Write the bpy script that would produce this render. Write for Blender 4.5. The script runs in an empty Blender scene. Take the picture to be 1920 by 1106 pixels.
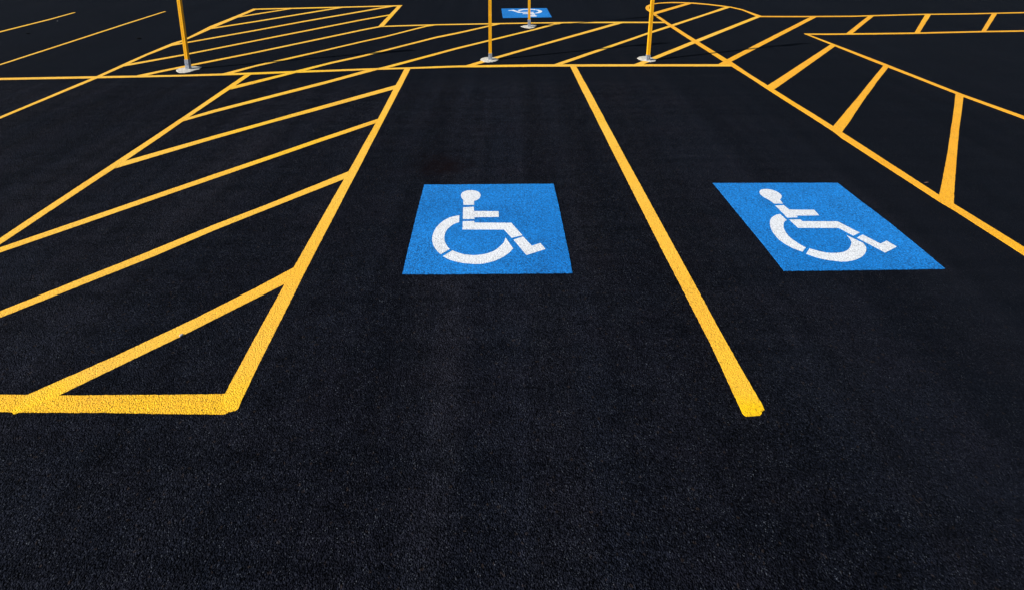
import bpy, bmesh, math, random
from mathutils import Vector, Matrix, noise
from mathutils.geometry import tessellate_polygon
random.seed(4)
scene = bpy.context.scene
col = scene.collection

# ------------------------------------------------------------------ camera (metres; +Y is the way the camera looks)
cam_d = bpy.data.cameras.new('camera'); cam = bpy.data.objects.new('camera', cam_d); col.objects.link(cam)
cam_d.sensor_width = 36.0
cam_d.lens = 36.0 * 1020.0 / 1920.0
cam_d.shift_y = -440.0 / 1920.0
cam_d.clip_start = 0.05; cam_d.clip_end = 5000
cam.location = (0, 0, 2.5)
cam.rotation_euler = (math.radians(90) - math.atan(290.0 / 1020.0), 0, 0)
scene.camera = cam

# ------------------------------------------------------------------ light
SUN_EL = math.radians(31.5)
SUN_HEAD = math.radians(20.5)          # direction the shadows run, from +X towards +Y
d = Vector((math.cos(SUN_HEAD) * math.cos(SUN_EL), math.sin(SUN_HEAD) * math.cos(SUN_EL), -math.sin(SUN_EL)))
sun_d = bpy.data.lights.new('sun', 'SUN'); sun = bpy.data.objects.new('sun', sun_d); col.objects.link(sun)
sun_d.energy = 4.6; sun_d.angle = math.radians(0.5); sun_d.color = (1.0, 0.95, 0.88)
sun.rotation_euler = d.to_track_quat('-Z', 'Y').to_euler()
world = bpy.data.worlds.new('World'); scene.world = world; world.use_nodes = True
wn = world.node_tree
sky = wn.nodes.new('ShaderNodeTexSky'); sky.sky_type = 'NISHITA'; sky.sun_disc = False
sky.sun_elevation = SUN_EL
sky.sun_rotation = math.atan2(-d.x, -d.y)
sky.dust_density = 0.6
bg = wn.nodes['Background']; bg.inputs[1].default_value = 0.05
wn.links.new(sky.outputs[0], bg.inputs[0])
scene.view_settings.view_transform = 'Standard'; scene.view_settings.look = 'None'
scene.view_settings.gamma = 1.0; scene.view_settings.exposure = 0.72

# ------------------------------------------------------------------ materials
class NT:
    def __init__(s, name):
        s.m = bpy.data.materials.new(name); s.m.use_nodes = True
        s.t = s.m.node_tree; s.b = s.t.nodes['Principled BSDF']
        tc = s.t.nodes.new('ShaderNodeNewGeometry'); s.pos = tc.outputs['Position']
    def link(s, a, b): s.t.links.new(a, b)
    def put(s, v, sock):
        if hasattr(v, 'is_output'): s.link(v, sock)
        elif isinstance(v, (int, float)):
            if sock.type == 'RGBA': sock.default_value = (v, v, v, 1)
            else: sock.default_value = v
        else: sock.default_value = tuple(v) + ((1,) if len(v) == 3 and sock.type == 'RGBA' else ())
    def mapped(s, scale, loc=(0, 0, 0), rot=0):
        n = s.t.nodes.new('ShaderNodeMapping'); s.link(s.pos, n.inputs[0])
        n.inputs['Scale'].default_value = scale; n.inputs['Location'].default_value = loc
        n.inputs['Rotation'].default_value = (0, 0, rot)
        return n.outputs[0]
    def noise(s, scale, detail=2, rough=.5, vec=None):
        n = s.t.nodes.new('ShaderNodeTexNoise'); s.link(vec or s.pos, n.inputs['Vector'])
        n.inputs['Scale'].default_value = scale; n.inputs['Detail'].default_value = detail
        n.inputs['Roughness'].default_value = rough
        return n.outputs['Fac']
    def voro(s, scale, out='Color', rnd=1.0):
        n = s.t.nodes.new('ShaderNodeTexVoronoi'); s.link(s.pos, n.inputs['Vector'])
        n.inputs['Scale'].default_value = scale; n.inputs['Randomness'].default_value = rnd
        return n.outputs[out]
    def sep(s, c):
        n = s.t.nodes.new('ShaderNodeSeparateColor'); s.link(c, n.inputs[0]); return n.outputs
    def sepxyz(s):
        n = s.t.nodes.new('ShaderNodeSeparateXYZ'); s.link(s.pos, n.inputs[0]); return n.outputs
    def math(s, op, a, b=0.0, c=0.0):
        n = s.t.nodes.new('ShaderNodeMath'); n.operation = op
        s.put(a, n.inputs[0]); s.put(b, n.inputs[1]); s.put(c, n.inputs[2]); return n.outputs[0]
    def rng(s, v, a, b, c=0.0, d=1.0):
        n = s.t.nodes.new('ShaderNodeMapRange'); s.put(v, n.inputs[0])
        for i, q in enumerate((a, b, c, d)): n.inputs[i + 1].default_value = q
        return n.outputs[0]
    def mix(s, f, a, b, mode='MIX'):
        n = s.t.nodes.new('ShaderNodeMix'); n.data_type = 'RGBA'; n.blend_type = mode
        s.put(f, n.inputs[0]); s.put(a, n.inputs[6]); s.put(b, n.inputs[7]); return n.outputs[2]
    def t_rgb(s, v):
        n = s.t.nodes.new('ShaderNodeCombineColor')
        for q in n.inputs: s.put(v, q)
        return n.outputs[0]
    def bump(s, hgt, dist, strength=1.0, normal=None):
        n = s.t.nodes.new('ShaderNodeBump'); s.put(hgt, n.inputs['Height'])
        n.inputs['Distance'].default_value = dist; s.put(strength, n.inputs['Strength'])
        if normal: s.link(normal, n.inputs['Normal'])
        return n.outputs[0]
    def set(s, **k):
        for a, v in k.items(): s.put(v, s.b.inputs[a.replace('_', ' ')])

def grain_height(N):
    """height field of the rough chip surface, the same under bare sealcoat and under paint"""
    v = N.voro(150, 'Distance')
    dome = N.math('SUBTRACT', 1.0, N.math('MULTIPLY', v, 1.4))
    n1 = N.noise(58, 2, .5)
    n2 = N.noise(260, 2, .6)
    return N.math('ADD', N.math('MULTIPLY', dome, 1.1), N.math('ADD', N.math('MULTIPLY', n1, 1.0), N.math('MULTIPLY', n2, .3)))

def mat_asphalt():
    N = NT('asphalt_sealcoat')
    hgt = grain_height(N)
    chips = N.sep(N.voro(170))
    big = N.noise(.22, 4, .55)
    mid = N.noise(1.6, 4, .6)
    xyz = N.sepxyz()
    warp = N.math('MULTIPLY', N.math('SUBTRACT', N.noise(.9, 3, .6), .5), 1.6)
    # the cross walkway and the right-hand stalls carry a second, smoother coat of sealer
    sm_x = N.rng(N.math('ADD', xyz[0], warp), 1.2, 3.4)
    sm_y = N.rng(N.math('ADD', xyz[1], N.math('MULTIPLY', warp, .35)), 7.2, 7.9)
    smooth = N.math('MINIMUM', 1.0, N.math('ADD', sm_x, sm_y))
    streak = N.noise(1.0, 5, .65, N.mapped((.30, 6.0, 1), rot=math.radians(12)))
    streak2 = N.noise(1.0, 4, .6, N.mapped((1.9, .16, 1), (3, 1, 0)))
    base = N.mix(N.rng(big, .35, .65), (.0058, .0070, .0116), (.0098, .0116, .0182))
    base = N.mix(N.rng(mid, .42, .7, 0, .45), base, (.0104, .0096, .0146))
    base = N.mix(N.rng(streak2, .48, .72, 0, .6), base, (.0140, .0142, .0196))
    pave = N.noise(1.0, 3, .55, N.mapped((3.4, .09, 1), (7, 2, 0), rot=math.radians(2)))
    base = N.mix(1.0, base, N.t_rgb(N.rng(pave, .35, .65, .74, 1.2)), 'MULTIPLY')
    base = N.mix(N.math('MULTIPLY', smooth, .75), base, (.0038, .0050, .0078))
    base = N.mix(N.rng(streak, .45, .75, 0, .55), base, (.0026, .0037, .0062))
    rough_ = N.math('SUBTRACT', 1.0, N.math('MULTIPLY', smooth, .8))
    # chips differ: most stay sealed, a few show worn stone, others a painted glint, and gaps between them stay open
    cv = N.math('ADD', N.math('MULTIPLY', chips[0], 1.4), N.math('MULTIPLY', N.noise(75, 2, .6), 1.0))
    tone = N.math('ADD', 1.0, N.math('MULTIPLY', N.math('SUBTRACT', cv, 1.2), N.math('MULTIPLY', rough_, 1.0)))
    base = N.mix(1.0, base, N.t_rgb(N.math('MAXIMUM', tone, .05)), 'MULTIPLY')
    clump = N.noise(9, 3, .6)
    coarse = N.rng(N.noise(42, 3, .75), .30, .70, .62, 1.38)
    base = N.mix(rough_, base, N.mix(1.0, base, N.t_rgb(coarse), 'MULTIPLY'))
    glint = N.math('MULTIPLY', N.rng(N.sep(N.voro(270))[1], .94, .99), N.rng(clump, .35, .7, .25, 1))  # sunlit glints put into the base colour as tiny pale specks
    base = N.mix(N.math('MULTIPLY', N.math('MULTIPLY', glint, .75), rough_), base, (.085, .096, .118))
    warm = N.rng(N.sep(N.voro(95))[1], .985, .99)
    base = N.mix(N.math('MULTIPLY', N.math('MULTIPLY', warm, .3), rough_), base, (.045, .032, .024))
    pit = N.rng(N.math('ADD', N.noise(105, 3, .65), N.math('MULTIPLY', N.math('SUBTRACT', clump, .5), .30)), .40, .47, 1, 0)
    base = N.mix(N.math('MULTIPLY', N.math('MULTIPLY', pit, .7), rough_), base, (.0003, .0003, .0005))
    st = N.t.nodes.new('ShaderNodeVectorMath'); st.operation = 'DISTANCE'; N.link(N.pos, st.inputs[0]); st.inputs[1].default_value = (-.69, 4.93, 0)
    stm = N.rng(N.math('ADD', st.outputs['Value'], N.math('MULTIPLY', N.noise(9, 3, .6), .35)), .18, .5, .7, 0)
    base = N.mix(stm, base, (.0062, .0030, .0032))
    N.set(Base_Color=base, Roughness=N.rng(chips[2], 0, 1, .55, .95), Specular_IOR_Level=.010,
          Specular_Tint=(.72, .84, 1.0),
          Normal=N.bump(hgt, .0068, N.math('SUBTRACT', 1.0, N.math('MULTIPLY', smooth, .6))))
    return N.m

def mat_paint(name, main, alt, rich, pit_amt=1.0, wear=.5, grit=.4):
    N = NT(name)
    hgt = grain_height(N)
    fill = N.noise(2.3, 3, .5)
    c = N.mix(N.rng(N.noise(1.1, 3, .55), .35, .68), main, alt)
    # the near ends were sprayed twice: a stronger, thicker colour
    near = N.rng(N.math('ADD', N.sepxyz()[1], N.math('MULTIPLY', N.noise(3, 3, .6), .5)), 2.42, 2.7, 1, 0)
    c = N.mix(N.math('MAXIMUM', near, N.rng(N.noise(.45, 2, .5), .52, .66, 0, .6)), c, rich)
    # film thickness follows the chips below: thin on edges, pooled between
    chips = N.sep(N.voro(120))
    g = N.math('ADD', N.math('MULTIPLY', chips[0], .5), N.noise(60, 4, .75))
    tone = N.rng(g, .35, 1.15, 1 - grit, 1 + grit * .45)
    c = N.mix(1.0, c, N.t_rgb(tone), 'MULTIPLY')
    pits = N.noise(100, 3, .75)
    thin = N.rng(fill, .35, .7, .37, .445)
    pm = N.rng(N.math('SUBTRACT', pits, thin), -.02, .02, 1, 0)
    c = N.mix(N.math('MULTIPLY', pm, .8 * pit_amt), c, tuple(v * .10 for v in main))
    dirt = N.rng(N.noise(11, 5, .75), .55, .8, 0, wear * .45)
    c = N.mix(dirt, c, tuple(v * .55 for v in main))
    N.set(Base_Color=c, Roughness=.62, Specular_IOR_Level=.2, Normal=N.bump(hgt, .0026, .9))
    return N.m

def mat_simple(name, colr, rough, metal=0.0, nscale=30, amt=.25, bump=.0006, spec=.5):
    N = NT(name)
    n = N.noise(nscale, 4, .6)
    c = N.mix(N.rng(n, .3, .7), tuple(v * (1 - amt) for v in colr), tuple(min(1, v * (1 + amt)) for v in colr))
    N.set(Base_Color=c, Roughness=N.rng(N.noise(nscale * 2, 3), .3, .7, rough * .85, min(1, rough * 1.15)), Metallic=metal,
          Specular_IOR_Level=spec, Normal=N.bump(N.noise(nscale * 6, 3), bump, .6))
    return N.m

M_ASPH = mat_asphalt()
M_YEL = mat_paint('yellow_road_paint', (.88, .495, .052), (.88, .45, .034), (.88, .515, .004), .6, .4, .20)
M_YEL_WORN = mat_paint('thick_worn_yellow_paint', (.84, .44, .030), (.80, .38, .022), (.88, .485, .008), 1.1, .8, .27)
M_YEL_DEEP = mat_paint('deep_yellow_road_paint', (.86, .415, .022), (.84, .375, .014), (.86, .43, .008), .6, .4, .18)
M_BLUE = mat_paint('blue_road_paint', (.005, .185, .58), (.010, .225, .68), (.004, .145, .49), 1.0, .9, .62)
M_WHITE = mat_paint('white_road_paint', (.72, .75, .78), (.68, .71, .75), (.76, .78, .80), .7, .6, .20)
M_POST = mat_simple('yellow_post_coating', (.90, .43, .008), .38, 0, 12, .08, .0003)
M_GALV = mat_simple('galvanised_steel', (.30, .34, .42), .45, .35, 40, .3, .0004)
M_CONC = mat_simple('pale_concrete', (.46, .44, .39), .9, 0, 35, .4, .006, .2)
M_SIGN = mat_simple('white_sign_sheet', (.78, .78, .76), .4, 0, 8, .03, .0001)
M_STONE = mat_simple('pale_stone', (.34, .33, .33), .8, 0, 90, .3, .002)
M_TWIG = mat_simple('dry_twig', (.16, .08, .05), .8, 0, 90, .3, .001)
M_DARK = mat_simple('dark_rubber_scrap', (.0008, .0008, .001), .9, 0, 60, .3, .002, .02)

LINES = {
 'L1': [[[-1.7135,8.2844],[-1.6812,7.4822],[-1.6294,6.1624],[-1.596,4.7949],[-1.569,3.3423],[-1.5638,3.1711],[-1.5317,2.2987],[-1.5276,2.256],[-1.4852,2.2058]],[[-1.6092,8.2844],[-1.5726,7.0095],[-1.5309,5.5961],[-1.5067,4.7949],[-1.4716,3.4842],[-1.4562,3.0647],[-1.4324,2.4829],[-1.4178,2.2464],[-1.4124,2.2088],[-1.4182,2.1981],[-1.448,2.1919]]],
 'L2': [[[0.9321,8.4155],[1.0468,5.5961],[1.1314,3.4842],[1.1507,3.1386],[1.1743,2.6099],[1.1787,2.215],[1.1792,2.1904],[1.1827,2.1764],[1.1915,2.1674]],[[1.0396,8.4155],[1.1509,5.5961],[1.2382,3.4842],[1.2567,3.0751],[1.2704,2.7215],[1.294,2.3763],[1.3065,2.2244],[1.303,2.2011],[1.2913,2.1965],[1.2769,2.195],[1.2841,2.1834],[1.2688,2.1704]]],
 'L3': [[[3.4362,12.76],[3.4555,11.9552],[3.4844,11.3722],[3.5557,10.0806],[3.6293,8.8392],[3.6449,8.6638],[3.6567,7.9836],[3.6847,7.4362],[3.7752,5.9337],[3.7808,5.762],[3.83,4.3603],[3.8462,4.2109],[3.8938,3.5903],[3.9098,3.2378]],[[3.3467,12.6815],[3.3623,11.8171],[3.3725,11.351],[3.4341,10.0218],[3.5059,8.6798],[3.5341,8.3853],[3.5682,7.8887],[3.5849,7.5535],[3.6894,5.7773],[3.6756,5.5961],[3.7452,4.2481],[3.7648,4.0992],[3.7983,3.4849],[3.8168,3.1439]]],
 'L0': [[[-4.0909,7.9291],[-4.0468,6.5999],[-4.0336,6.1882],[-4.0172,4.9813],[-3.9992,3.7068],[-3.9934,3.2842]],[[-3.9927,7.9617],[-3.9662,6.5999],[-3.9391,5.5961],[-3.9249,4.8684],[-3.9219,3.6214],[-3.919,3.2097]]],
 'L00': [[[-6.291,5.6427],[-6.2929,6.2404],[-6.3026,7.1706],[-6.3166,7.9021],[-6.3585,8.5132],[-6.393,9.1572],[-6.4047,9.9512],[-6.3478,10.2132],[-6.4874,11.3987],[-6.4869,12.7141],[-6.4977,13.4961]],[[-6.2264,5.5774],[-6.2284,6.1692],[-6.226,7.0749],[-6.2187,7.7436],[-6.2505,8.3914],[-6.3039,9.0766],[-6.2704,9.7688],[-6.2765,10.2003],[-6.3072,11.1691],[-6.3333,12.445],[-6.358,13.3943]]],
 'LA': [[[-8.3553,7.8914],[-8.3673,8.5318],[-8.4164,9.9142],[-8.4906,11.7943],[-8.5089,12.9605],[-8.4982,13.1321]],[[-8.2881,7.8221],[-8.3005,8.458],[-8.3393,9.8168],[-8.4067,11.6707],[-8.4367,12.9064],[-8.4506,13.1183]]],
 'LB': [[[-10.4982,10.0976],[-10.5413,10.9332],[-10.5576,12.247],[-10.6203,12.9402],[-10.6056,12.9877]],[[-10.4044,10.0009],[-10.4442,10.826],[-10.4641,12.1323],[-10.5359,12.8729],[-10.5563,12.9741]]],
 'L5': [[[-2.9539,13.8719],[-2.8713,11.4201]],[[-2.843,13.9886],[-2.7488,11.4094]]],
 'H1': [[[-8.3816,7.754],[-7.6986,7.7932],[-6.3195,7.8806],[-5.0626,7.9481],[-4.0476,8.0667],[-3.3774,8.1542],[-2.8617,8.2145],[-2.3744,8.2815],[-1.6244,8.3554],[-0.8641,8.4519],[-0.3468,8.4824],[0.3482,8.5194],[2.0904,8.5256],[3.5648,8.5318]],[[-8.2798,7.6513],[-7.6071,7.692],[-6.2397,7.7722],[-5.0122,7.8619],[-3.9967,7.9563],[-3.3366,8.0472],[-2.8296,8.1145],[-2.3491,8.1857],[-1.6075,8.261],[-0.8541,8.3465],[-0.342,8.3554],[0.343,8.3823],[2.0621,8.4004],[3.5559,8.3974]]],
 'H2': [[[-2.8281,11.4307],[-2.6393,11.4899],[-1.6295,11.6319],[-0.528,11.7322],[0.4726,11.8171],[1.1857,11.8628],[2.3779,11.8973],[3.4108,11.8915]],[[-2.8323,11.351],[-2.615,11.3775],[-1.6158,11.5278],[-0.5231,11.6154],[0.4683,11.7042],[1.1739,11.7378],[2.35,11.7491],[3.4075,11.7491]]],
 'H3': [[[-6.5077,13.4887],[-5.4091,13.6291],[-4.2384,13.7875],[-3.3127,13.9261],[-2.8432,13.9964]],[[-6.3851,13.3368],[-5.3479,13.4668],[-4.1921,13.6291],[-3.2779,13.7723],[-2.8483,13.8104]]],
 'H4': [[[5.8035,12.5526],[6.7476,12.5398],[8.0203,12.5782],[8.5712,12.6555],[9.8836,12.8129],[10.9213,12.8662],[11.5858,12.9402],[12.4383,13.0286],[13.7275,13.153]],[[5.718,12.4136],[6.677,12.4011],[7.9399,12.445],[8.4848,12.5207],[9.7876,12.6815],[10.8147,12.7337],[11.4722,12.8063],[12.3155,12.893],[13.5908,13.015]]],
 'H5': [[[5.9065,10.7397],[6.3682,10.7349],[7.3671,10.7779],[8.2718,10.8308],[9.6915,10.9677],[10.6266,11.0274],[11.7126,11.1181]],[[5.9148,10.6313],[6.3002,10.6127],[7.2821,10.6453],[8.1793,10.7018],[9.5859,10.8405],[10.5146,10.9037],[11.5883,10.9925]]],
 'H6': [[[-3.0877,2.2932],[-2.7221,2.2961],[-2.3942,2.2938],[-1.8723,2.2974],[-1.525,2.3007],[-1.4933,2.2997]],[[-2.9852,2.1935],[-2.6275,2.1916],[-2.1115,2.1877],[-1.8007,2.1825],[-1.4724,2.1752],[-1.46,2.1776],[-1.4552,2.1843]]],
 'S1': [[[-6.3796,12.4764],[-6.1396,12.8528],[-5.6751,13.416],[-5.5406,13.5845]],[[-6.3437,12.3514],[-6.0708,12.701],[-5.5751,13.3655],[-5.4321,13.5475]]],
 'S2': [[[-6.3934,11.2464],[-5.7491,11.9903],[-4.6839,13.3439],[-4.4779,13.5919],[-4.3022,13.7723]],[[-6.3558,11.0928],[-5.6888,11.8571],[-4.6273,13.174],[-4.1912,13.7192]]],
 'S3': [[[-6.3178,9.8897],[-6.1717,10.0427],[-5.3406,11.0877],[-4.6858,11.9844],[-3.6792,13.2231],[-3.271,13.7419],[-3.1056,13.9261]],[[-6.2889,9.7094],[-6.1121,9.9389],[-5.2863,10.9677],[-4.6345,11.8456],[-3.6333,13.0492],[-3.2287,13.5549],[-2.9566,13.8719]]],
 'S4': [[[-6.2971,8.538],[-5.7129,9.1607],[-4.9369,10.1959],[-3.407,12.1924],[-2.8865,12.7732]],[[-6.2686,8.3704],[-5.6582,9.0662],[-4.8866,10.0849],[-3.3676,12.0432],[-2.8865,12.5974]]],
 'S5': [[[-5.7305,7.921],[-5.53,8.1742],[-5.289,8.4671],[-4.5415,9.3224],[-3.1274,11.1333],[-2.8356,11.4629]],[[-5.5607,7.9102],[-5.463,8.0667],[-5.2281,8.3614],[-4.4957,9.2212],[-3.0928,11.0025],[-2.7599,11.3828]]],
 'S6': [[[-4.469,8.0167],[-4.1613,8.4824],[-3.7522,8.9939],[-3.358,9.4632],[-2.8595,10.1188],[-2.5357,10.493],[-1.8433,11.5061],[-1.6832,11.5989]],[[-4.325,7.9919],[-4.1174,8.3853],[-3.7387,8.8425],[-3.346,9.3407],[-2.8306,10.0093],[-2.5102,10.3803],[-1.8239,11.3775],[-1.5555,11.5989]]],
 'S7': [[[-3.9921,7.4146],[-3.9489,7.492],[-3.5143,8.0167],[-3.4293,8.1371],[-3.0037,8.6574],[-2.5871,9.087],[-2.3001,9.4519],[-1.4885,10.4839],[-1.0921,10.8696],[-0.5069,11.5061],[-0.3736,11.6707]],[[-3.9662,7.2549],[-3.7813,7.4725],[-3.3522,8.036],[-3.2708,8.1371],[-2.9674,8.5442],[-2.5562,8.97],[-2.2741,9.3371],[-1.47,10.3447],[-1.078,10.7207],[-0.5014,11.3722],[-0.1987,11.6819]]],
 'S8': [[[-3.9896,6.1795],[-3.9584,6.2229],[-3.7893,6.4648],[-2.6975,7.7023],[-2.3155,8.1857],[-2.0861,8.3554],[-0.9771,9.6506],[-0.4527,10.2003],[0.4475,11.1537],[0.9144,11.721]],[[-3.974,6.0644],[-3.7378,6.3671],[-2.6569,7.5758],[-2.1126,8.2145],[-1.9249,8.3614],[-0.9644,9.516],[-0.4474,10.0722],[0.442,11.0074],[0.9241,11.5387],[1.126,11.7266]]],
 'S9': [[[-3.9365,5.0311],[-3.3653,5.6618],[-2.9528,6.0961],[-2.4819,6.5999],[-1.6659,7.4676]],[[-3.9197,4.8684],[-3.3155,5.5674],[-2.9118,6.0017],[-2.4398,6.476],[-1.6574,7.278]]],
 'S10': [[[-0.7599,8.4458],[-0.4914,8.7637],[0.3932,9.7133],[2.2402,11.7266]],[[-0.6044,8.4458],[-0.2262,8.8858],[0.3879,9.5733],[2.4487,11.7491]]],
 'S11': [[[0.6693,8.507],[2.7611,10.8211],[3.4469,11.5714],[4.5776,12.7732],[5.5049,13.8104]],[[0.8171,8.507],[2.7179,10.6406],[3.4198,11.3775],[4.5006,12.5462],[5.6005,13.7041]]],
 'S12': [[[1.9732,8.507],[2.3603,8.9159],[3.4678,10.1273],[5.7428,12.5654]],[[2.1384,8.507],[2.5084,8.9092],[3.5614,10.0427],[5.8436,12.5017]]],
 'S13': [[[3.3466,8.507],[3.6103,8.8128],[4.7026,10.0134],[6.9317,12.4387]],[[3.4944,8.507],[3.6774,8.7087],[4.5041,9.6118],[5.2974,10.4793],[7.0837,12.4261]]],
 'S14': [[[3.6609,7.4194],[4.6704,8.4947],[5.9687,9.8734]],[[3.6627,7.2319],[3.9687,7.5411],[4.4912,8.1088],[5.9669,9.7133]]],
 'S15': [[[3.7352,5.8907],[4.0061,6.1968],[4.608,6.8652],[6.0443,8.4916]],[[3.7455,5.7213],[3.984,5.9951],[4.8279,6.9879],[6.036,8.3554]]],
 'S16': [[[3.7919,4.3186],[4.1207,4.704],[4.6182,5.2834],[5.2684,6.061],[6.1324,7.108]],[[3.8325,4.1934],[4.091,4.5191],[4.3998,4.8957],[5.1643,5.8203],[6.147,6.9879]]],
 'L6': [[[5.909,10.7444],[5.954,10.7065],[6.0236,9.8612],[6.1049,8.8095],[6.1939,7.053],[6.3072,6.2562],[6.3762,5.7288]],[[5.8958,10.6876],[5.9094,10.4793],[5.9464,9.7015],[5.9992,8.6447],[6.1223,6.9451],[6.2176,6.1572],[6.2852,5.6368]]],
 'S17': [[[6.7402,10.7159],[7.3899,11.4575],[8.3631,12.5654]],[[6.8802,10.7159],[7.4113,11.3247],[8.5071,12.5654]]],
 'S18': [[[8.1532,10.7635],[8.9245,11.6763],[9.8386,12.76]],[[8.277,10.7731],[9.0792,11.7042],[10.0047,12.7732]]],
 'S19': [[[9.6429,10.9184],[10.4788,11.7887],[11.5725,12.9199]],[[9.7713,10.9381],[10.543,11.7322],[11.7255,12.9334]]],
 'S20': [[[3.3907,12.9605],[4.6412,14.3172]],[[3.4265,12.7469],[4.7697,14.2357]]],
 'S21': [[[-4.0137,3.462],[-3.8877,3.5836],[-2.8821,4.7469],[-2.5362,5.1359],[-2.1411,5.5961],[-1.6289,6.1709]],[[-3.9927,3.3603],[-3.8286,3.5184],[-2.8344,4.6566],[-2.4975,5.0467],[-2.1074,5.4967],[-1.6268,6.0279]]],
 'S22': [[[-3.4438,2.7344],[-3.283,2.9157],[-2.7716,3.4842],[-2.4274,3.8858],[-2.1312,4.2021],[-1.5902,4.8181]],[[-3.3929,2.6835],[-3.2287,2.8556],[-2.6426,3.4842],[-2.3837,3.803],[-2.0957,4.1203],[-1.5858,4.6618]]],
 'S23': [[[-2.5689,2.1965],[-2.5764,2.2968],[-2.2852,2.5586],[-1.9904,2.8593],[-1.7424,3.1386],[-1.5544,3.3693]],[[-2.546,2.1782],[-2.5317,2.1916],[-2.3989,2.2961],[-2.18,2.5169],[-1.9885,2.7113],[-1.7854,2.9301],[-1.5528,3.1821]]],
 'C': [[[3.3465,12.6555],[3.3387,13.0492],[3.3307,13.3439],[3.3714,13.6068],[3.4664,13.8873],[3.606,14.0991],[3.7778,14.2763],[3.9891,14.3913],[4.2965,14.4661],[4.5495,14.4411],[4.8411,14.3748],[5.1617,14.1792],[5.4508,13.9261],[5.6086,13.7495],[5.75,13.4232],[5.8021,12.9741],[5.8579,12.5398]],[[3.4302,12.7864],[3.4198,13.1044],[3.4354,13.3655],[3.474,13.6068],[3.5514,13.8411],[3.706,14.0912],[3.8909,14.2114],[4.0681,14.2682],[4.2474,14.2926],[4.5024,14.2845],[4.7819,14.2033],[5.1092,14.0279],[5.3977,13.7799],[5.5433,13.644],[5.6887,13.2726],[5.6991,12.8395],[5.7041,12.4387]]],
}
PANELS = [[[-0.8145,4.546],[0.3871,4.5591],[0.4153,3.8298],[0.4263,3.2859],[-0.7727,3.2726],[-0.7898,3.7203],[-0.8107,4.2642]],[[1.8761,4.5762],[3.0442,4.5813],[3.091,3.9058],[3.0978,3.3322],[1.9328,3.3081],[1.9194,3.7744]],[[-0.2653,13.4961],[0.8767,13.5475],[0.922,12.3949],[-0.2099,12.3082]]]
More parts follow.
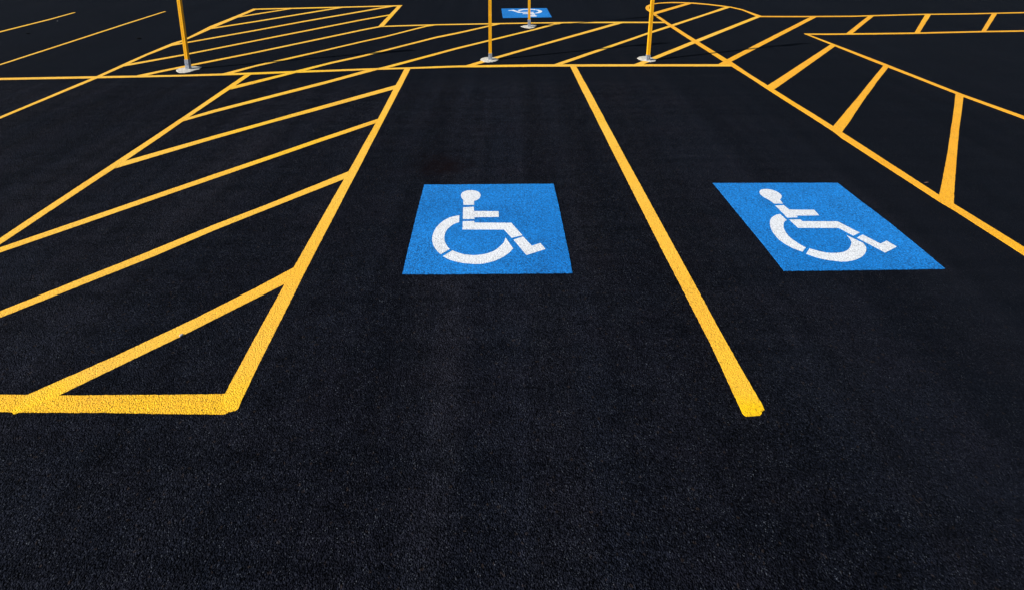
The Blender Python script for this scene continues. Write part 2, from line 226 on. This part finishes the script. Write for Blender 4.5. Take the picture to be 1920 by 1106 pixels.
FIGS = [[[[-0.4209,4.1878],[-0.4285,4.276],[-0.4416,4.2976],[-0.4513,4.3213],[-0.4563,4.3451],[-0.4567,4.3711],[-0.452,4.3935],[-0.443,4.4105],[-0.4297,4.4238],[-0.416,4.4333],[-0.3971,4.4391],[-0.3751,4.441],[-0.3517,4.4391],[-0.329,4.4314],[-0.311,4.42],[-0.2954,4.4011],[-0.2845,4.3767],[-0.2801,4.3488],[-0.2815,4.3231],[-0.2878,4.3012],[-0.297,4.2814],[-0.3092,4.267],[-0.3316,4.2528],[-0.3272,4.1878]],[[-0.4204,4.15],[-0.327,4.1569],[-0.3206,4.0894],[-0.1135,4.0861],[-0.1097,3.9997],[-0.3126,3.9949],[-0.3091,3.9695],[-0.4064,3.9679]],[[-0.4044,3.9349],[-0.3105,3.9381],[-0.3072,3.9148],[-0.0071,3.9117],[0.0816,3.7366],[-0.0026,3.7041],[-0.0646,3.8151],[-0.3958,3.8166]],[[0.0114,3.6789],[0.0863,3.721],[0.1527,3.601],[0.2193,3.6376],[0.2531,3.5612],[0.1093,3.4861]],[[-0.4407,4.0254],[-0.4794,4.0125],[-0.5171,3.9933],[-0.5458,3.9663],[-0.5715,3.9334],[-0.5938,3.8902],[-0.6115,3.8418],[-0.6203,3.7945],[-0.6238,3.7467],[-0.623,3.7111],[-0.618,3.6761],[-0.6099,3.6417],[-0.6003,3.6077],[-0.5866,3.5783],[-0.568,3.548],[-0.5484,3.5194],[-0.5296,3.4963],[-0.468,3.5612],[-0.4829,3.5797],[-0.4942,3.601],[-0.5066,3.624],[-0.516,3.6485],[-0.5237,3.6789],[-0.5293,3.7111],[-0.5298,3.7438],[-0.5285,3.7755],[-0.5228,3.8062],[-0.5125,3.8344],[-0.4984,3.8614],[-0.4796,3.8872],[-0.4574,3.9071],[-0.4329,3.9225]],[[-0.5088,3.4747],[-0.4826,3.4521],[-0.4556,3.4334],[-0.4244,3.4174],[-0.3907,3.4051],[-0.3591,3.3966],[-0.3278,3.3905],[-0.2951,3.3856],[-0.262,3.3832],[-0.2291,3.3856],[-0.197,3.3905],[-0.1621,3.4026],[-0.1286,3.4174],[-0.0966,3.4384],[-0.0674,3.4621],[-0.045,3.4848],[-0.0247,3.5091],[-0.0065,3.5376],[0.0095,3.5677],[-0.0507,3.7069],[-0.0553,3.6775],[-0.0623,3.6485],[-0.0733,3.624],[-0.0859,3.601],[-0.1038,3.573],[-0.1247,3.548],[-0.1472,3.5285],[-0.1712,3.513],[-0.1976,3.5014],[-0.2256,3.4925],[-0.2568,3.4874],[-0.2882,3.4861],[-0.3199,3.4887],[-0.3518,3.4938],[-0.378,3.504],[-0.4012,3.5156],[-0.4239,3.5285],[-0.4462,3.5441]]],[[[2.28,4.2109],[2.2667,4.2709],[2.2561,4.289],[2.2467,4.3049],[2.2368,4.3278],[2.2315,4.351],[2.231,4.3743],[2.2354,4.3979],[2.2458,4.4217],[2.259,4.4409],[2.274,4.4529],[2.2919,4.4602],[2.3137,4.4626],[2.3356,4.4626],[2.3604,4.4553],[2.3805,4.4409],[2.397,4.4217],[2.4088,4.3979],[2.4133,4.3743],[2.4107,4.3463],[2.402,4.3255],[2.3886,4.3049],[2.3617,4.2732],[2.3577,4.2109]],[[2.2764,4.1781],[2.3521,4.1846],[2.3659,4.1139],[2.5752,4.1118],[2.5701,4.0248],[2.376,4.0208],[2.3794,3.9945],[2.2887,3.9905]],[[2.2907,3.9606],[2.383,3.9646],[2.3887,3.937],[2.6725,3.935],[2.7577,3.7744],[2.6797,3.7328],[2.628,3.8392],[2.3028,3.8429]],[[2.6918,3.7061],[2.7641,3.7472],[2.8251,3.6279],[2.8984,3.6675],[2.9256,3.5906],[2.7884,3.5164]],[[2.256,4.0453],[2.2166,4.033],[2.1817,4.0106],[2.1541,3.9845],[2.1305,3.9547],[2.112,3.9214],[2.0973,3.8866],[2.0836,3.8448],[2.0746,3.8019],[2.0694,3.7562],[2.0695,3.7114],[2.0764,3.671],[2.0891,3.633],[2.1073,3.599],[2.1289,3.5689],[2.1523,3.5474],[2.1772,3.5294],[2.2286,3.5822],[2.21,3.6092],[2.1958,3.6416],[2.1838,3.671],[2.1746,3.7026],[2.1711,3.7382],[2.1729,3.7744],[2.1782,3.8093],[2.1895,3.8486],[2.2049,3.8828],[2.225,3.9155],[2.245,3.9389],[2.2658,3.9547]],[[2.1907,3.5035],[2.2188,3.4795],[2.2494,3.4557],[2.2841,3.4384],[2.3211,3.426],[2.3597,3.4167],[2.3999,3.4105],[2.4416,3.4121],[2.4841,3.4213],[2.5238,3.4353],[2.5637,3.4557],[2.6001,3.4795],[2.6329,3.5083],[2.6633,3.5441],[2.6871,3.5822],[2.6949,3.6109],[2.6965,3.6381],[2.6655,3.6885],[2.6326,3.7382],[2.6303,3.7061],[2.6249,3.6762],[2.6135,3.6467],[2.593,3.6159],[2.5707,3.5889],[2.5456,3.5656],[2.5178,3.5441],[2.4891,3.5294],[2.4545,3.518],[2.4198,3.5132],[2.385,3.5132],[2.3519,3.5164],[2.3224,3.5262],[2.2954,3.5409],[2.2723,3.554],[2.25,3.5689]]],[[[0.5489,12.6972],[0.5569,12.6163],[0.5695,12.5971],[0.579,12.5757],[0.5839,12.554],[0.5845,12.5301],[0.5803,12.5093],[0.5719,12.4932],[0.5595,12.4803],[0.5466,12.4709],[0.5287,12.4647],[0.5079,12.4619],[0.4857,12.4625],[0.4641,12.4685],[0.447,12.4782],[0.432,12.4948],[0.4215,12.5168],[0.417,12.5423],[0.4181,12.566],[0.4239,12.5865],[0.4324,12.6051],[0.4438,12.6189],[0.4649,12.6331],[0.4601,12.6927]],[[0.5481,12.7319],[0.4597,12.7211],[0.453,12.783],[0.2567,12.7762],[0.2523,12.8556],[0.4445,12.8696],[0.4409,12.8928],[0.5331,12.8989]],[[0.5309,12.9292],[0.442,12.9218],[0.4386,12.9431],[0.1543,12.9317],[0.0686,13.0887],[0.1481,13.1226],[0.2079,13.0234],[0.5216,13.0377]],[[0.1346,13.1451],[0.064,13.1028],[-0.0,13.2102],[-0.0628,13.1733],[-0.0955,13.242],[0.04,13.318]],[[0.5661,12.8476],[0.6027,12.8613],[0.6382,12.8808],[0.6651,12.907],[0.6892,12.9385],[0.7099,12.9793],[0.7262,13.0247],[0.7341,13.0687],[0.737,13.1128],[0.7359,13.1456],[0.7308,13.1776],[0.7228,13.2088],[0.7134,13.2397],[0.7001,13.2661],[0.6822,13.2931],[0.6634,13.3185],[0.6454,13.3389],[0.5876,13.2762],[0.6019,13.2599],[0.6128,13.2408],[0.6248,13.2202],[0.6339,13.1981],[0.6415,13.1705],[0.6471,13.1411],[0.6479,13.1111],[0.647,13.0818],[0.6418,13.0533],[0.6324,13.0268],[0.6192,13.0013],[0.6017,12.9767],[0.5808,12.9573],[0.5578,12.942]],[[0.6255,13.3578],[0.6004,13.3773],[0.5747,13.3933],[0.545,13.4065],[0.5129,13.4163],[0.4829,13.4226],[0.4532,13.4267],[0.4222,13.4297],[0.3908,13.4303],[0.3597,13.4265],[0.3293,13.4205],[0.2963,13.4077],[0.2647,13.3925],[0.2346,13.3717],[0.2072,13.3485],[0.1862,13.3265],[0.1672,13.3032],[0.1502,13.2761],[0.1353,13.2476],[0.1937,13.1223],[0.1978,13.1496],[0.2041,13.1766],[0.2143,13.1997],[0.226,13.2215],[0.2427,13.2481],[0.2623,13.2721],[0.2834,13.2911],[0.306,13.3065],[0.3309,13.3185],[0.3573,13.328],[0.3869,13.3341],[0.4166,13.3368],[0.4466,13.3359],[0.4769,13.3328],[0.5018,13.3246],[0.5239,13.315],[0.5455,13.3042],[0.5668,13.2909]]]]
POSTS = [[-5.1238,8.2493,0.0351],[-0.3653,8.7833,0.0067],[2.2724,8.7539,0.0075],[0.3666,11.3616,-0.0067]]
PADS = [[[-5.2533,8.1457],[-5.2949,8.2087],[-5.2897,8.2785],[-5.2373,8.3198],[-5.2153,8.3554],[-5.1363,8.3974],[-5.0438,8.3853],[-4.9733,8.3554],[-4.9603,8.2962],[-4.943,8.2493],[-4.9834,8.1857],[-5.0072,8.0947],[-5.0643,8.05],[-5.1552,8.05]],[[-0.5323,8.7767],[-0.5242,8.8724],[-0.4732,8.9395],[-0.4015,8.9666],[-0.3185,8.9395],[-0.253,8.8724],[-0.2201,8.8161],[-0.2579,8.7183],[-0.318,8.6574],[-0.3877,8.632],[-0.4685,8.6638]],[[2.1191,8.8924],[2.1735,8.9734],[2.2561,9.0144],[2.3295,9.0144],[2.376,8.9429],[2.3955,8.8392],[2.4232,8.8062],[2.3837,8.6862],[2.2954,8.6511],[2.2354,8.6958],[2.1822,8.7345],[2.133,8.7931]],[[0.1828,11.4041],[0.2532,11.4953],[0.3234,11.5387],[0.4397,11.5605],[0.53,11.5061],[0.5009,11.3616],[0.4512,11.2516],[0.3821,11.205],[0.2934,11.2568],[0.227,11.3247]]]
SPOTS = {"white":[-10.1812,11.9611],"dark1":[-9.7816,10.7254],"dark2":[-7.2525,10.2917],"stone":[-1.9993,2.7087],"twig":[3.8836,4.5895],"grit":[3.1004,3.7382],"grit2":[-0.9569,13.0013],"speck":[-3.2179,4.9955]}

# ------------------------------------------------------------------ helpers
def link(name, bm, mat, parent=None, loc=(0, 0, 0)):
    me = bpy.data.meshes.new(name); bm.normal_update(); bm.to_mesh(me); bm.free()
    me.materials.append(mat)
    o = bpy.data.objects.new(name, me); col.objects.link(o)
    o.location = loc
    if parent: o.parent = parent
    return o
def thing(name, label, cat, loc=(0, 0, 0), group=None):
    o = bpy.data.objects.new(name, None); col.objects.link(o); o.location = loc
    o['label'] = label; o['category'] = cat; o.empty_display_size = .2
    if group: o['group'] = group
    return o
def tag(o, label, cat, group=None):
    o['label'] = label; o['category'] = cat
    if group: o['group'] = group
    return o

layer = [0]
def next_z():
    layer[0] += 1
    return .0014 + layer[0] * .00006

def wobble(p, amp):
    """hand-sprayed edge: broad wander plus chip-sized raggedness"""
    q = Vector((p[0], p[1], 0))
    a = noise.noise_vector(q * 2.1 + Vector((3.1, 0, layer[0]))) * amp * 1.3
    b = noise.noise_vector(q * 38.0) * amp * .8
    c = noise.noise_vector(q * 130.0) * amp * .75
    return (p[0] + a.x + b.x + c.x, p[1] + a.y + b.y + c.y)

def densify(pts, step, closed=False):
    out = []
    n = len(pts)
    for i in range(n if closed else n - 1):
        a, b = pts[i], pts[(i + 1) % n]
        L = math.hypot(b[0] - a[0], b[1] - a[1]); k = max(1, int(L / step))
        for j in range(k):
            t = j / k; out.append((a[0] + (b[0] - a[0]) * t, a[1] + (b[1] - a[1]) * t))
    if not closed: out.append(tuple(pts[-1]))
    return out

def resample(pts, n):
    d = [0]
    for a, b in zip(pts, pts[1:]): d.append(d[-1] + math.hypot(b[0] - a[0], b[1] - a[1]))
    out = []; j = 0
    for i in range(n + 1):
        s = d[-1] * i / n
        while j < len(d) - 2 and d[j + 1] < s: j += 1
        t = (s - d[j]) / max(1e-9, d[j + 1] - d[j])
        out.append((pts[j][0] + (pts[j + 1][0] - pts[j][0]) * t, pts[j][1] + (pts[j + 1][1] - pts[j][1]) * t))
    return out, d[-1]

def stroke(name, key, parent=None, amp=.0027, mat=None):
    """one painted line: a thin film of paint between two ragged edges"""
    A, B = LINES[key]
    L = resample(A, 1)[1]
    near = min(p[1] for p in A + B)
    step = .012 if near < 6 else .035
    n = max(4, int(L / step))
    z = next_z()
    Ls = (resample(A, n)[0], resample(B, n)[0])
    cx = sum(p[0] for p in A) / len(A); cy = sum(p[1] for p in A) / len(A)
    bm = bmesh.new(); rows = []
    for a, b in zip(*Ls):
        k = .05 if a[1] > 7.6 else .015
        a, b = (a[0] + (b[0] - a[0]) * k, a[1] + (b[1] - a[1]) * k), (b[0] + (a[0] - b[0]) * k, b[1] + (a[1] - b[1]) * k)
        a = wobble(a, amp); b = wobble(b, amp)
        rows.append([bm.verts.new((a[0] - cx, a[1] - cy, -.004)), bm.verts.new((a[0] - cx, a[1] - cy, z)),
                     bm.verts.new((b[0] - cx, b[1] - cy, z)), bm.verts.new((b[0] - cx, b[1] - cy, -.004))])
    for r, s in zip(rows, rows[1:]):
        for k in range(3): bm.faces.new((r[k], r[k + 1], s[k + 1], s[k]))
    bm.faces.new(rows[0]); bm.faces.new(list(reversed(rows[-1])))
    bmesh.ops.recalc_face_normals(bm, faces=bm.faces)
    return link(name, bm, mat or M_YEL, parent, (cx, cy, 0))

def film(name, polys, mat, parent, z, origin, amp=.0018, step=.012):
    bm = bmesh.new()
    for P in polys:
        P = [wobble(p, amp) for p in densify(P, step, True)]
        top = [bm.verts.new((p[0] - origin[0], p[1] - origin[1], z)) for p in P]
        bot = [bm.verts.new((p[0] - origin[0], p[1] - origin[1], -.004)) for p in P]
        n = len(P)
        for tri in tessellate_polygon([[Vector((p[0], p[1], 0)) for p in P]]):
            bm.faces.new([top[i] for i in tri])
        for i in range(n): bm.faces.new((top[i], bot[i], bot[(i + 1) % n], top[(i + 1) % n]))
    bm.normal_update()
    for f in bm.faces:
        if f.normal.z < -.9: f.normal_flip()
    return link(name, bm, mat, parent)

# ------------------------------------------------------------------ ground: one asphalt sheet out to the horizon
bm = bmesh.new()
for s in ((-900, -900), (900, -900), (900, 900), (-900, 900)): bm.verts.new((s[0], s[1], 0))
bm.faces.new(bm.verts)
g = link('ground', bm, M_ASPH); g['kind'] = 'structure'
g['label'] = 'fresh black sealcoated asphalt of the parking lot'

# ------------------------------------------------------------------ painted lines
def zone(name, label, cat, group, parts, mat=None):
    t = thing(name, label, cat, (0, 0, 0), group)
    for nm, key in parts: stroke(nm, key, t, mat=M_YEL_WORN if nm == 'end_bar' else mat)
    return t
HG = 'yellow hatched no parking areas'
zone('hatched_aisle', 'wide yellow hatched aisle ending in a thick bar, left of the upright wheelchair symbol', 'hatched aisle', HG,
     [('end_bar', 'H6')] + [('stripe', k) for k in ('S23', 'S22', 'S21', 'S9', 'S8', 'S7')] + [('border_line', 'L0'), ('border_line', 'L1')])
zone('hatched_aisle', 'yellow hatched parallelogram behind the leaning post, with five thin slanting stripes', 'hatched aisle', HG,
     [('stripe', k) for k in ('S1', 'S2', 'S3', 'S4', 'S5')] + [('border_line', 'H3'), ('border_line', 'L00'), ('border_line', 'L5')])
zone('hatched_walkway', 'yellow hatched band crossing behind the stalls where the four posts stand', 'walkway marking', HG,
     [('stripe', k) for k in ('S6', 'S10', 'S11', 'S12')] + [('border_line', 'H2'), ('border_line', 'H1')])
zone('hatched_walkway', 'yellow hatched walkway with a rounded nose and two arms spreading past the slanted blue panel', 'walkway marking', HG,
     [('stripe', k) for k in ('S20', 'S13', 'S14', 'S15', 'S16', 'S17', 'S18', 'S19')] +
     [('border_line', 'H5'), ('border_line', 'L6'), ('border_line', 'H4'), ('curved_border_line', 'C'), ('border_line', 'L3')], M_YEL_DEEP)
SG = 'free-ending yellow stall lines'
tag(stroke('stall_line', 'L2'), 'thick yellow line between the two big blue panels, ending in bare asphalt', 'painted line', SG)
tag(stroke('stall_line', 'LA'), 'longer thin yellow line of the two crossing the far left corner', 'painted line', SG)
tag(stroke('stall_line', 'LB'), 'shorter thin yellow line, outermost in the far left corner', 'painted line', SG)

# ------------------------------------------------------------------ blue panels with the wheelchair symbol
PL = ['square blue panel with upright white wheelchair symbol, left of the free-ending line',
      'blue panel seen slanted with white wheelchair symbol, beside the right hatched walkway',
      'small distant blue panel with upside-down white wheelchair symbol behind the farthest post']
for i in range(3):
    P = PANELS[i]; o = (sum(p[0] for p in P) / len(P), sum(p[1] for p in P) / len(P))
    t = thing('wheelchair_symbol', PL[i], 'parking symbol', (o[0], o[1], 0), 'blue accessible parking symbols')
    z = next_z()
    film('blue_panel', [P], M_BLUE, t, z, o, .003)
    film('wheelchair_figure', FIGS[i], M_WHITE, t, z + .0007, o, .0016, .01)

# ------------------------------------------------------------------ perforated sign posts in concrete footings
def perforated_tube(a, L, z0, pitch=.0254, r=.0064):
    """square steel tube, a wide, with a round hole every inch on all four faces"""
    bm = bmesh.new(); n = int(L / pitch); hw = a / 2
    def face(ax, sgn):
        def P(u, z):
            return (sgn * u, -sgn * hw, z) if ax == 0 else (sgn * hw, sgn * u, z)
        for k in range(n):
            zb = z0 + k * pitch; zt = zb + pitch; zc = (zb + zt) / 2
            outer = [(-hw, zb), (0, zb), (hw, zb), (hw, zc), (hw, zt), (0, zt), (-hw, zt), (-hw, zc)]
            ring = []
            for q in outer:
                ang = math.atan2((q[1] - zc), q[0]) if (q[0] or q[1] - zc) else 0
                ring.append((r * math.cos(ang), zc + r * math.sin(ang)))
            ov = [bm.verts.new(P(*q)) for q in outer]; iv = [bm.verts.new(P(*q)) for q in ring]
            for j in range(8):
                bm.faces.new((ov[j], ov[(j + 1) % 8], iv[(j + 1) % 8], iv[j]))
    for ax in (0, 1):
        for sgn in (1, -1): face(ax, sgn)
    bmesh.ops.remove_doubles(bm, verts=bm.verts, dist=.0002)
    bmesh.ops.recalc_face_normals(bm, faces=bm.faces)
    r2 = bmesh.ops.solidify(bm, geom=list(bm.faces), thickness=.0025)
    zt = z0 + n * pitch; h2 = hw - .0005
    return bm, zt
def box(bm, x0, x1, y0, y1, z0, z1, bev=0):
    v = [bm.verts.new((x, y, z)) for z in (z0, z1) for y in (y0, y1) for x in (x0, x1)]
    fs = [bm.faces.new([v[i] for i in f]) for f in ((0, 2, 3, 1), (4, 5, 7, 6), (0, 1, 5, 4), (2, 6, 7, 3), (0, 4, 6, 2), (1, 3, 7, 5))]
    if bev: bmesh.ops.bevel(bm, geom=list({e for f in fs for e in f.edges}), offset=bev, segments=2, affect='EDGES')
SLEEVE = [.150, .105, .085, .150]
TOP = [2.13, 2.13, 2.13, 2.0]
FL = ['yellow perforated sign post leaning left, in the longest ragged footing, left of the others',
      'yellow perforated sign post standing between the near blue panel line and the small far panel',
      'yellow perforated sign post in front of the rounded nose of the hatched walkway',
      'farthest yellow sign post, standing before the small upside-down wheelchair panel']
rot = [math.radians(v) for v in (-4, 0, 3, 0)]
pole_bm, pole_top = perforated_tube(.050, 1.98, 0.0)
pole_me = bpy.data.meshes.new('post_tube'); pole_bm.to_mesh(pole_me); pole_bm.free(); pole_me.materials.append(M_POST)
for i in range(4):
    X, Y, lean = POSTS[i]
    t = thing('sign_post', FL[i], 'sign post', (X, Y, .012), 'yellow perforated sign posts')
    t.rotation_euler = (0, math.atan(lean), rot[i])
    po = bpy.data.objects.new('pole', pole_me); col.objects.link(po); po.parent = t
    po.location = (0, 0, SLEEVE[i])
    # anchor sleeve
    bm = bmesh.new(); a = .031; b = .0262
    for s in (-1, 1):
        box(bm, -a, a, s * b if s > 0 else -a, a if s > 0 else -b, -.02, SLEEVE[i] + .004)
        box(bm, s * b if s > 0 else -a, a if s > 0 else -b, -b, b, -.02, SLEEVE[i] + .004)
    sl = link('anchor_sleeve', bm, M_GALV, t)
    bm = bmesh.new()
    box(bm, -.022, .022, -.022, .022, -.02, SLEEVE[i] + .02); link('inner_stub', bm, M_GALV, t)
    bm = bmesh.new()
    bmesh.ops.create_cone(bm, cap_ends=True, segments=6, radius1=.009, radius2=.009, depth=.008,
                          matrix=Matrix.Translation((0, -a - .004, SLEEVE[i] * .55)) @ Matrix.Rotation(math.radians(90), 4, 'X'))
    link('bolt', bm, M_GALV, sl)
    # sign plate above the picture, plain sheet facing the stall
    face = -1 if i < 3 else 1
    bm = bmesh.new(); zt = TOP[i]
    w = .1525
    pts = []
    for cxn, czn, a0 in ((w - .03, zt - .03, 0), (-w + .03, zt - .03, 90), (-w + .03, zt - .457 + .03, 180), (w - .03, zt - .457 + .03, 270)):
        for k in range(5):
            an = math.radians(a0 + k * 22.5); pts.append((cxn + .03 * math.cos(an), czn + .03 * math.sin(an)))
    f0 = [bm.verts.new((p[0], face * .028, p[1])) for p in pts]; f1 = [bm.verts.new((p[0], face * .0305, p[1])) for p in pts]
    bm.faces.new(f0); bm.faces.new(list(reversed(f1)))
    for k in range(len(pts)): bm.faces.new((f0[k], f1[k], f1[(k + 1) % len(pts)], f0[(k + 1) % len(pts)]))
    bmesh.ops.recalc_face_normals(bm, faces=bm.faces)
    link('sign_plate', bm, M_SIGN, t)
    # poured concrete footing, slightly proud of the asphalt
    P = densify(PADS[i], .02, True)
    bm = bmesh.new(); cxp = X; cyp = Y; rings = []
    M = t.rotation_euler.to_matrix().inverted()
    def T(x, y, z):
        v = M @ Vector((x - X, y - Y, z - .012)); return v
    for sc, zz in ((1.02, -.01), (1.0, .003), (.94, .007), (.6, .010), (.25, .013)):
        ring = []
        for p in P:
            q = wobble(p, .007 if sc > .7 else .004)
            x = cxp + (q[0] - cxp) * sc; y = cyp + (q[1] - cyp) * sc
            ring.append(bm.verts.new(T(x, y, zz + (noise.noise(Vector((x * 25, y * 25, 1))) * .003 if zz > 0 else 0))))
        rings.append(ring)
    n = len(P)
    for a_, b_ in zip(rings, rings[1:]):
        for k in range(n): bm.faces.new((a_[k], a_[(k + 1) % n], b_[(k + 1) % n], b_[k]))
    bm.faces.new(rings[-1])
    bmesh.ops.recalc_face_normals(bm, faces=bm.faces)
    fo = link('concrete_footing', bm, M_CONC, t)

# ------------------------------------------------------------------ small litter on the asphalt
def pebble(key, size, mat, label, cat, name, flat=.6, stretch=1.0, rz=0.0):
    bm = bmesh.new(); bmesh.ops.create_icosphere(bm, subdivisions=3, radius=size)
    for v in bm.verts:
        k = 1 + .35 * noise.noise(v.co / size * 1.1 + Vector((size * 900, 2, 1)))
        v.co = Vector((v.co.x * k * stretch, v.co.y * k, v.co.z * k * flat))
    x, y = SPOTS[key]
    o = link(name, bm, mat, None, (x, y, size * flat * .7)); o.rotation_euler.z = rz
    tag(o, label, cat)
pebble('stone', .010, M_STONE, 'small grey stone touching the lower edge of the nearest slanting stripe', 'stone', 'stone')
pebble('white', .010, M_STONE, 'pale stone just below the outermost short yellow line', 'stone', 'stone')
pebble('dark2', .03, M_DARK, 'black scrap on the asphalt between the leaning post and the long thin line', 'scrap', 'rubber_scrap', .3, 1.4)
pebble('dark1', .024, M_DARK, 'black scrap on the asphalt between the two thin lines in the far left corner', 'scrap', 'rubber_scrap', .3, 1.4)
pebble('twig', .004, M_TWIG, 'thin reddish twig lying near the foot of the widest right stripe', 'twig', 'twig', .8, 6.5, .15)
